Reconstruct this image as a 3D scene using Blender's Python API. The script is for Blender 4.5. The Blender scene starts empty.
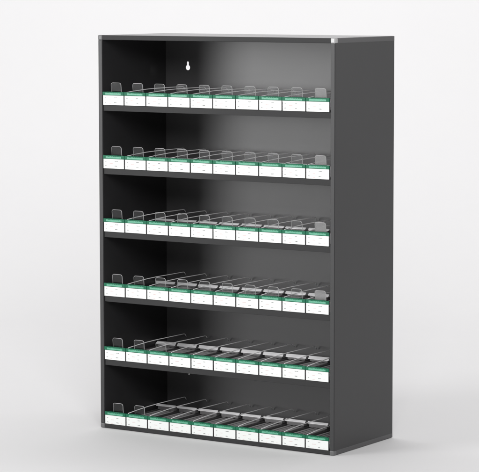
import bpy, bmesh, math, random
from mathutils import Vector, Matrix
random.seed(7)
S = bpy.context.scene
C = S.collection
W, D, H = 0.6947, 0.2828, 1.0
T = 0.0122                                     # panel thickness
X0, PITCH, NL = T - 0.0004, 0.0668, 10         # first lane, lane pitch
ROWS = [0.8586, 0.6986, 0.5385, 0.3742, 0.2112, 0.0436]   # top of the green headers, top shelf first

# ------------------------------------------------------------------ materials
def mat(name, col, rough=.5, metal=0, spec=.5, trans=0, ior=1.5, bump=0, bscale=900, var=0, coat=0, rvar=0):
    m = bpy.data.materials.new(name); m.use_nodes = True
    n = m.node_tree.nodes; l = m.node_tree.links; b = n['Principled BSDF']
    b.inputs['Base Color'].default_value = (*col, 1); b.inputs['Roughness'].default_value = rough
    b.inputs['Metallic'].default_value = metal; b.inputs['IOR'].default_value = ior
    b.inputs['Specular IOR Level'].default_value = spec
    b.inputs['Transmission Weight'].default_value = trans
    b.inputs['Coat Weight'].default_value = coat
    tc = n.new('ShaderNodeTexCoord')
    if bump:
        no = n.new('ShaderNodeTexNoise'); no.inputs['Scale'].default_value = bscale; no.inputs['Detail'].default_value = 3
        bp = n.new('ShaderNodeBump'); bp.inputs['Strength'].default_value = bump; bp.inputs['Distance'].default_value = .0004
        l.new(tc.outputs['Object'], no.inputs['Vector']); l.new(no.outputs['Fac'], bp.inputs['Height']); l.new(bp.outputs[0], b.inputs['Normal'])
    if var:
        no = n.new('ShaderNodeTexNoise'); no.inputs['Scale'].default_value = 6; no.inputs['Detail'].default_value = 5
        mr = n.new('ShaderNodeMapRange'); mr.inputs[3].default_value = 1 - var; mr.inputs[4].default_value = 1 + var
        mx = n.new('ShaderNodeMix'); mx.data_type = 'RGBA'; mx.blend_type = 'MULTIPLY'; mx.inputs[0].default_value = 1
        mx.inputs[6].default_value = (*col, 1)
        l.new(tc.outputs['Object'], no.inputs['Vector']); l.new(no.outputs['Fac'], mr.inputs[0])
        l.new(mr.outputs[0], mx.inputs[7]); l.new(mx.outputs[2], b.inputs['Base Color'])
    if rvar:
        no = n.new('ShaderNodeTexNoise'); no.inputs['Scale'].default_value = 4; no.inputs['Detail'].default_value = 6
        mr = n.new('ShaderNodeMapRange'); mr.inputs[3].default_value = rough - rvar; mr.inputs[4].default_value = rough + rvar
        l.new(tc.outputs['Object'], no.inputs['Vector']); l.new(no.outputs['Fac'], mr.inputs[0]); l.new(mr.outputs[0], b.inputs['Roughness'])
    return m

M = dict(
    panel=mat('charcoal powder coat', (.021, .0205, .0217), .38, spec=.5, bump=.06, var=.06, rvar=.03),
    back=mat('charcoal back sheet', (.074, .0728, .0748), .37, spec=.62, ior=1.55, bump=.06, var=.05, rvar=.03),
    edge=mat('charcoal edge trim', (.022, .022, .023), .42, spec=.5, bump=.05, var=.06),
    cap=mat('grey corner cap', (.11, .11, .112), .35),
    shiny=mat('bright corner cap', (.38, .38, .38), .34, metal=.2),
    gloss=mat('charcoal top lacquer', (.024, .024, .025), .20, bump=.03, var=.06),
    trim=mat('worn grey side trim', (.062, .061, .063), .40, bump=.05, var=.10),
    lip=mat('shelf lip enamel', (.019, .019, .0195), .55, spec=.32, bump=.05, var=.06),
    shelf=mat('shelf steel', (.030, .030, .031), .42, bump=.06, var=.06),
    base=mat('dark tray plastic', (.070, .067, .069), .34),
    smoke=mat('smoky grey pusher', (.16, .155, .158), .35),
    rib=mat('grey tray rib', (.42, .41, .415), .32),
    wire=mat('chromed wire', (.98, .97, .98), .40),
    clear=mat('clear acrylic', (.97, .98, .98), .02, trans=1, ior=1.30),
    milk=mat('milky acrylic', (.55, .55, .55), .15, trans=.75, ior=1.45),
    rim=mat('cut acrylic edge', (.60, .60, .60), .35, trans=.25, ior=1.45),
    white=mat('white pusher plastic', (.88, .87, .88), .3, var=.04),
    green=mat('dark green header', (.004, .125, .062), .45, spec=.25),
    mint=mat('mint header print', (.11, .40, .26), .35),
    card=mat('white price card', (.75, .765, .75), .42),
    ink=mat('grey print', (.07, .075, .07), .6),
    pink=mat('faint pink print', (.62, .36, .37), .6),
    glint_peg=mat('white glint peg', (.7, .7, .7), .25, metal=.8),
    floor=mat('studio paper', (.806, .798, .803), .75, spec=.25, var=.008, bump=.02, bscale=60),
)

# ------------------------------------------------------------------ helpers
def box(bm, a, b, mi=0, bev=0, seg=2):
    t = bmesh.new()
    bmesh.ops.create_cube(t, size=1)
    a, b = Vector(a), Vector(b)
    for v in t.verts:
        v.co = Vector(((a.x + b.x) / 2 + v.co.x * (b.x - a.x), (a.y + b.y) / 2 + v.co.y * (b.y - a.y), (a.z + b.z) / 2 + v.co.z * (b.z - a.z)))
    if bev: bmesh.ops.bevel(t, geom=t.edges[:], offset=bev, segments=seg, profile=.6, affect='EDGES')
    for f in t.faces: f.material_index = mi
    me = bpy.data.meshes.new('tmp'); t.to_mesh(me); t.free()
    bm.from_mesh(me); bpy.data.meshes.remove(me)

def rect(bm, x0, x1, y, z0, z1, mi):           # a printed mark: a thin raised sheet facing the front
    vs = [bm.verts.new(p) for p in ((x0, y, z0), (x1, y, z0), (x1, y, z1), (x0, y, z1))]
    f = bm.faces.new(vs); f.material_index = mi

def tube(bm, pts, r, n=10, mi=0):
    pts = [Vector(p) for p in pts]; rings = []
    for i, p in enumerate(pts):
        d = (pts[min(i + 1, len(pts) - 1)] - pts[max(i - 1, 0)]).normalized()
        u = Vector((1, 0, 0)); v = d.cross(u).normalized()
        rings.append([bm.verts.new(p + r * (math.cos(2 * math.pi * k / n) * u + math.sin(2 * math.pi * k / n) * v)) for k in range(n)])
    for a, b in zip(rings, rings[1:]):
        for k in range(n):
            f = bm.faces.new((a[k], a[(k + 1) % n], b[(k + 1) % n], b[k])); f.smooth = True; f.material_index = mi
    bm.faces.new(rings[0]); bm.faces.new(rings[-1][::-1])

def obj(name, bm, mats, parent=None, smooth=False):
    bmesh.ops.recalc_face_normals(bm, faces=bm.faces[:])
    me = bpy.data.meshes.new(name); bm.to_mesh(me); bm.free()
    for m in (mats if isinstance(mats, (list, tuple)) else [mats]): me.materials.append(M[m])
    o = bpy.data.objects.new(name, me); C.objects.link(o)
    if parent: o.parent = parent
    return o

def thing(name, label, cat, loc=(0, 0, 0), group=None):
    o = bpy.data.objects.new(name, None); C.objects.link(o); o.location = loc; o.empty_display_size = .05
    o['label'] = label; o['category'] = cat
    if group: o['group'] = group
    return o

# ------------------------------------------------------------------ backdrop: one paper sweep, floor curving up into the wall
def sweep():
    bm = bmesh.new(); prof = []
    yw, r = 5.2, 3.4
    prof += [(-9 + i * .9, 0) for i in range(12)] + [(yw - r, 0)]
    prof += [(yw - r + r * math.sin(a), r - r * math.cos(a)) for a in [math.radians(3 * k) for k in range(1, 31)]]
    prof += [(yw, z) for z in (3.8, 5, 6.5)]
    xs = [-11, -6, -2, 2, 6, 11]; g = []
    for y, z in prof: g.append([bm.verts.new((x, y, z)) for x in xs])
    for a, b in zip(g, g[1:]):
        for k in range(len(xs) - 1):
            f = bm.faces.new((a[k], a[k + 1], b[k + 1], b[k])); f.smooth = True
    o = obj('studio_backdrop', bm, 'floor')
    for f in o.data.polygons: f.use_smooth = True
    o['kind'] = 'structure'
    # roll it so the wall stands square to the camera's view
    o.rotation_euler.z = math.radians(28); o.location = (.3, .2, 0)
sweep()

# ------------------------------------------------------------------ the rack
rack = thing('display_rack', 'tall charcoal metal display rack with six stepped rows of price-carded trays', 'display rack')
def panel(name, a, b, m, bev=.0012, parent=rack):
    bm = bmesh.new(); box(bm, a, b, 0, bev, 3); return obj(name, bm, m, parent)
for x in (0, W - T):
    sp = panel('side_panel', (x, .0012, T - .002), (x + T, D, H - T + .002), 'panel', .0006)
    st = panel('edge_trim', (x + .0006, -.0002, T + .001), (x + T - .0006, .0016, H - T - .001), 'edge', .0007, sp)
top = panel('top_panel', (.0068, .0068, H - T), (W - .0068, D - .0002, H), 'gloss', .0015)
bot = panel('base_panel', (.0068, .0068, 0.0008), (W - .0068, D - .0002, T), 'panel', .0010)
for par, z0, z1, em in ((top, H - T, H, 'gloss'), (bot, .0008, T, 'edge')):
    z0 += .0002; z1 -= .0002
    panel('edge_trim', (T, .0000, z0), (W - T, .0072, z1), 'lip', .0014, par)                     # front
    for x in (-.0003, W - .0072):
        panel('edge_trim', (x, T, z0), (x + .0075, D + .0002, z1), 'trim', .0012, par)                     # along both sides
    for x in (0, W - T):                                                                          # rounded corner pieces
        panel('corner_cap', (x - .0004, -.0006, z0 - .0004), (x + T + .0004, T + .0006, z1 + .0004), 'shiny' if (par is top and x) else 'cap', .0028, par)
        panel('corner_cap', (x - .0005, D - T, z0 - .0002), (x + T + .0006, D + .0005, z1 + .0003), 'trim', .0036, par)

def back():
    # sheet with two keyhole hanging slots cut clean through
    bm = bmesh.new(); x0, x1, z0, z1, y, th = T, W - T, T, H - T, D - .0030, .0014
    def keyhole(cx, cz, n=28):
        R, r = .0069, .0030; a0 = math.asin(r / R); pts = []
        for k in range(n + 1):
            a = math.pi / 2 + a0 + (2 * math.pi - 2 * a0) * k / n
            pts.append((cx + R * math.cos(a), cz + R * math.sin(a)))
        hz = cz + .0130
        for k in range(9):
            a = math.pi * k / 8; pts.append((cx + r * math.cos(a), hz + r * math.sin(a)))
        return pts
    loops = [[(x0, z0), (x1, z0), (x1, z1), (x0, z1)]] + [keyhole(cx, .9115) for cx in (.0815, W - .0815)]
    edges = []
    for lp in loops:
        vs = [bm.verts.new((p[0], y, p[1])) for p in lp]
        edges += [bm.edges.new((vs[i], vs[(i + 1) % len(vs)])) for i in range(len(vs))]
    bmesh.ops.triangle_fill(bm, edges=edges, use_beauty=True, use_dissolve=False)
    ext = bmesh.ops.extrude_face_region(bm, geom=bm.faces[:])
    for v in ext['geom']:
        if isinstance(v, bmesh.types.BMVert): v.co.y += th
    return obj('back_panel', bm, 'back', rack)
back()

for i, zt in enumerate(ROWS):
    zf = zt - .0345                                   # where the trays stand
    if i == 5: continue                               # bottom row stands on the base panel
    bm = bmesh.new(); box(bm, (T + .0002, .0062, zf - .0016), (W - T - .0002, D - .0032, zf), 0, .0004, 1)
    box(bm, (T + .0002, D - .0060, zf - .014), (W - T - .0002, D - .0046, zf - .0018), 0, .0003, 1)
    sh = obj('shelf', bm, 'shelf', rack)
    bm = bmesh.new(); box(bm, (T + .0004, .0036, zf - .0142), (W - T - .0004, .0060, zf + .0004), 0, .0007, 3)
    box(bm, (T + .0004, .0062, zf - .0142), (W - T - .0004, .0160, zf - .0124), 0, .0005, 2)
    obj('front_lip', bm, 'lip', sh)
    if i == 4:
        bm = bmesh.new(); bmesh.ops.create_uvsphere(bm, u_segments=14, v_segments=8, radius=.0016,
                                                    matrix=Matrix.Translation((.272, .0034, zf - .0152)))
        obj('glint_peg', bm, 'glint_peg', sh)  # tiny bright peg added to stand for a light glint under the lip

# ------------------------------------------------------------------ one tray of every kind, then copies
LW = PITCH
def tray_base():
    bm = bmesh.new()
    box(bm, (.0018, .0068, 0), (LW - .0018, D - .0060, .0024), 0, .0006, 1)
    for a in (.0018, LW - .0034): box(bm, (a, .0068, .0022), (a + .0016, D - .0060, .0058), 0, .0005, 1)
    return obj('tray_base', bm, 'base')
def ribs():
    out = []
    for cx in (.0155, .0285, .0395, .0520):
        bm = bmesh.new(); box(bm, (cx - .0021, .0090, .0024), (cx + .0021, D - .010, .0052), 0, .0009, 2)
        out.append(obj('slide_rail', bm, 'rib'))
    return out
def front_stop(milky):
    bm = bmesh.new(); w, z0, z1, r, th = .0310, .0024, .0560, .0058, .0022
    cx = .0371; pts = [(cx - w / 2, z0), (cx + w / 2, z0)]
    for k in range(7):
        a = math.pi / 2 * k / 6; pts.append((cx + w / 2 - r + r * math.cos(a), z1 - r + r * math.sin(a)))
    for k in range(7):
        a = math.pi / 2 + math.pi / 2 * k / 6; pts.append((cx - w / 2 + r + r * math.cos(a), z1 - r + r * math.sin(a)))
    vs = [bm.verts.new((x, .0090, z)) for x, z in pts]; f = bm.faces.new(vs)
    e = bmesh.ops.extrude_face_region(bm, geom=[f])
    for v in e['geom']:
        if isinstance(v, bmesh.types.BMVert): v.co.y += th
    bm.normal_update()
    cap = [ed for ed in bm.edges if abs(ed.verts[0].co.y - ed.verts[1].co.y) < 1e-6]
    res = bmesh.ops.bevel(bm, geom=cap, offset=.0006, segments=2, affect='EDGES')
    bm.normal_update()
    for f in bm.faces:
        f.material_index = 0 if (abs(f.normal.y) > .98 and f.calc_area() > 1e-4) else 1
    return obj('front_stop', bm, ['milk' if milky else 'clear', 'rim'])
def divider():
    bm = bmesh.new(); x, zt = LW - .0010, .0385; yb = D - .0165
    path = [(x, .0110, .0026), (x, .0110, .0260), (x, .0118, .0305), (x, .0145, .0328), (x, .0500, .0354), (x, .1000, .0377), (x, .1400, zt)]
    path += [(x, .20, zt), (x, yb - .004, zt), (x, yb, zt - .0006), (x, yb + .003, zt - .0024), (x, yb + .0080, zt - .0085)]
    tube(bm, path, .00098)
    return obj('divider_wire', bm, 'wire')
def pusher(zc, hh):
    bm = bmesh.new(); box(bm, (.0075, .2260, .0058), (LW - .0075, .2480, zc - .0008), 0, .0008, 2)
    p = obj('pusher', bm, 'smoke')
    bm = bmesh.new(); t = bmesh.new()
    # white plate across the pusher, tipped towards the front: zc = its front edge, hh = (depth, rise)
    box(bm, (.0032, .2240, zc), (LW - .0036, .2240 + hh[0], zc + .0014), 0, .0005, 2)
    for v in bm.verts: v.co.z += (v.co.y - .2240) / hh[0] * hh[1]
    t.free()
    c = obj('pusher_plate', bm, 'white'); c.parent = p
    return p
HB, HT, CB = .0249, .0338, .0008              # header bottom/top, card bottom, above the tray's foot
def holder():
    bm = bmesh.new()
    box(bm, (.0006, .0004, HB + .0002), (LW - .0006, .0034, HT), 0, .0007, 3)     # green header rail
    box(bm, (.0006, .0022, CB), (LW - .0006, .0034, HB + .0001), 2, .0003, 1)     # dark backing below it
    box(bm, (.0100, .0030, HT - .0004), (LW - .0100, .0066, HT + .0003), 0, .0005, 1)
    rng = random.Random(3); x = .0095                                             # unreadable pale lettering
    while x < LW - .0115:
        w = rng.uniform(.0012, .0026)
        rect(bm, x, x + w, .0002, HB + .0016, HB + .0058 + rng.choice((0, 0, .0008)), 1); x += w + .0003
    h = obj('label_holder', bm, ['green', 'mint', 'base'])
    return h
def card(seed):
    rng = random.Random(seed); bm = bmesh.new()
    x0, x1 = .0019, LW - .0019
    box(bm, (x0, .0010, CB), (x1, .0019, HB - .0001), 0, .0002, 1)
    y = .00085
    def word(x, z, n, h, mi):
        for k in range(n):
            w = h * rng.uniform(.35, .7)
            rect(bm, x, x + w, y, z + rng.choice((0, 0, h * .2)), z + h * rng.uniform(.7, 1), mi)
            if rng.random() < .5: rect(bm, x, x + w * 1.15, y - .00003, z + h * .42, z + h * .56, 0)
            x += w + h * .22
        return x
    zt, zb = HB - .0070, CB + .0056
    word(x0 + .0055, zt, 3, .0018, 1); word(x0 + .0350, zt + .0006, rng.randint(5, 8), .0016, 1)
    word(x0 + .0055, zb, 3, .0018, 1); word(x0 + .0350, zb, rng.randint(3, 5), .0019, 1)
    word(x0 + .0180, zt - .0046, rng.randint(9, 13), .0011, 2)
    word(x0 + .0180, zb - .0028, rng.randint(7, 11), .0009, 2)
    word(x0 + .0500, zb, 3, .0010, 2)
    return obj('price_card', bm, ['card', 'ink', 'pink'])

proto_base, proto_ribs, proto_wire, proto_holder = tray_base(), ribs(), divider(), holder()
proto_stop, proto_milk = front_stop(False), front_stop(True)
proto_cards = [card(s) for s in range(8)]
# (top of the white plate above the tray's foot, its tilt) row by row
push = [pusher(z, h) for z, h in ((.0090, (.007, .005)), (.0090, (.007, .005)), (.0110, (.005, .0035)), (.0095, (.005, .0050)), (.0110, (.005, .0070)), (.0150, (.004, .0045)))]
used = set()
protos = [proto_base, *proto_ribs, proto_wire, proto_holder, proto_stop, proto_milk, *proto_cards, *push]
kids_of = {p.name: list(p.children) for p in protos}
def take(p, parent):
    if p.name in used:
        kids = kids_of[p.name]
        c = p.copy(); C.objects.link(c)
        for k in kids:
            d = k.copy(); C.objects.link(d); d.parent = c
    else:
        c = p; used.add(p.name)
    c.parent = parent
    return c

ordn = ['leftmost', 'second from left', 'third from left', 'fourth from left', 'fifth from left',
        'fifth from right', 'fourth from right', 'third from right', 'second from right', 'rightmost']
rown = ['top shelf', 'second shelf down', 'third shelf down', 'fourth shelf down', 'fifth shelf down', 'bottom row']
rng = random.Random(11)
for i, zt in enumerate(ROWS):
    for k in range(NL):
        milky = (k == NL - 1 and i < 4); nostop = (i == 4 and k > 2) or (i == 5 and k > 1)
        kind = 'tray with milky front tab' if milky else ('untabbed tray' if nostop else 'tray with clear front tab')
        tr = thing('pusher_tray', f'{kind} and green-topped white price card, {ordn[k]}, {rown[i]}', 'shelf tray',
                   (X0 + k * PITCH, 0, zt - .0343), 'pusher trays lined up on the rack shelves')
        take(proto_base, tr)
        for r in proto_ribs: take(r, tr)
        if not nostop:
            s = take(proto_milk if milky else proto_stop, tr); s.rotation_euler = (.10 + rng.uniform(-.008, .008), 0, 0); s.location.y = .0035
        w = take(proto_wire, tr); w.rotation_euler.z = rng.uniform(0, .006)
        if k == NL - 1: w.location.x = -.0022
        p = take(push[i], tr); p.location.y = rng.uniform(-.0022, .0022); p.location.x = rng.uniform(-.0006, .0006)
        h = take(proto_holder, tr)
        c = take(proto_cards[rng.randrange(8)], tr); c.parent = h
        h.rotation_euler = (0, 0, rng.uniform(-.0015, .0015)); h.location.z = rng.uniform(-.0002, .0002)

# ------------------------------------------------------------------ camera (solved from the rack's corners)
cx, cy, cz, yaw, pitch, roll = 3.65279735, -4.92609904, 1.13195153, -.582217572, -.102147711, -.00145344571
f = Vector((math.sin(yaw) * math.cos(pitch), math.cos(yaw) * math.cos(pitch), math.sin(pitch)))
r = Vector((math.cos(yaw), -math.sin(yaw), 0)); u = r.cross(f)
r2 = math.cos(roll) * r + math.sin(roll) * u; u2 = -math.sin(roll) * r + math.cos(roll) * u
cam = bpy.data.objects.new('camera', bpy.data.cameras.new('camera')); C.objects.link(cam)
m = Matrix((r2, u2, -f)).transposed().to_4x4(); m.translation = (cx, cy, cz); cam.matrix_world = m
cam.data.sensor_width = 36; cam.data.lens = 2427.92 / 479 * 36
cam.data.shift_x = 5.074 / 479; cam.data.shift_y = -5.0117 / 479
cam.data.clip_end = 100; S.camera = cam

# ------------------------------------------------------------------ studio lamps
def lamp(name, loc, target, sx, sy, power, col=(1, 1, 1)):
    l = bpy.data.lights.new(name, 'AREA'); l.shape = 'RECTANGLE'; l.size, l.size_y, l.energy, l.color = sx, sy, power, col
    o = bpy.data.objects.new(name, l); C.objects.link(o); o.location = loc
    o.rotation_euler = (Vector(target) - Vector(loc)).to_track_quat('-Z', 'Y').to_euler()
lamp('overhead_softbox', (-.6, 1.6, 4.8), (-1.6, 4.2, 1.2), 4, 2.5, 92)
lamp('right_fill', (5.4, 4.4, 1.9), (.7, .1, .5), 1.8, 1.8, 42)  # unseen lamp, added to lift the outer right side panel
lamp('front_left_softbox', (-3.1, -5.0, 1.75), (.3, .2, .75), 2.6, 2.6, 205)
lamp('front_right_fill', (3.7, -4.4, 2.7), (.3, .1, .5), 1.8, 1.8, 175)  # unseen fill lamp, added to brighten cards and divider wires
w = bpy.data.worlds.new('World'); S.world = w; w.use_nodes = True
w.node_tree.nodes['Background'].inputs[0].default_value = (1, 1, 1, 1)
w.node_tree.nodes['Background'].inputs[1].default_value = .42
S.view_settings.view_transform = 'Standard'; S.view_settings.look = 'None'
S.view_settings.exposure = 0; S.view_settings.gamma = 1
S.render.engine = 'CYCLES'; S.cycles.max_bounces = 12; S.cycles.transmission_bounces = 10; S.cycles.transparent_max_bounces = 12
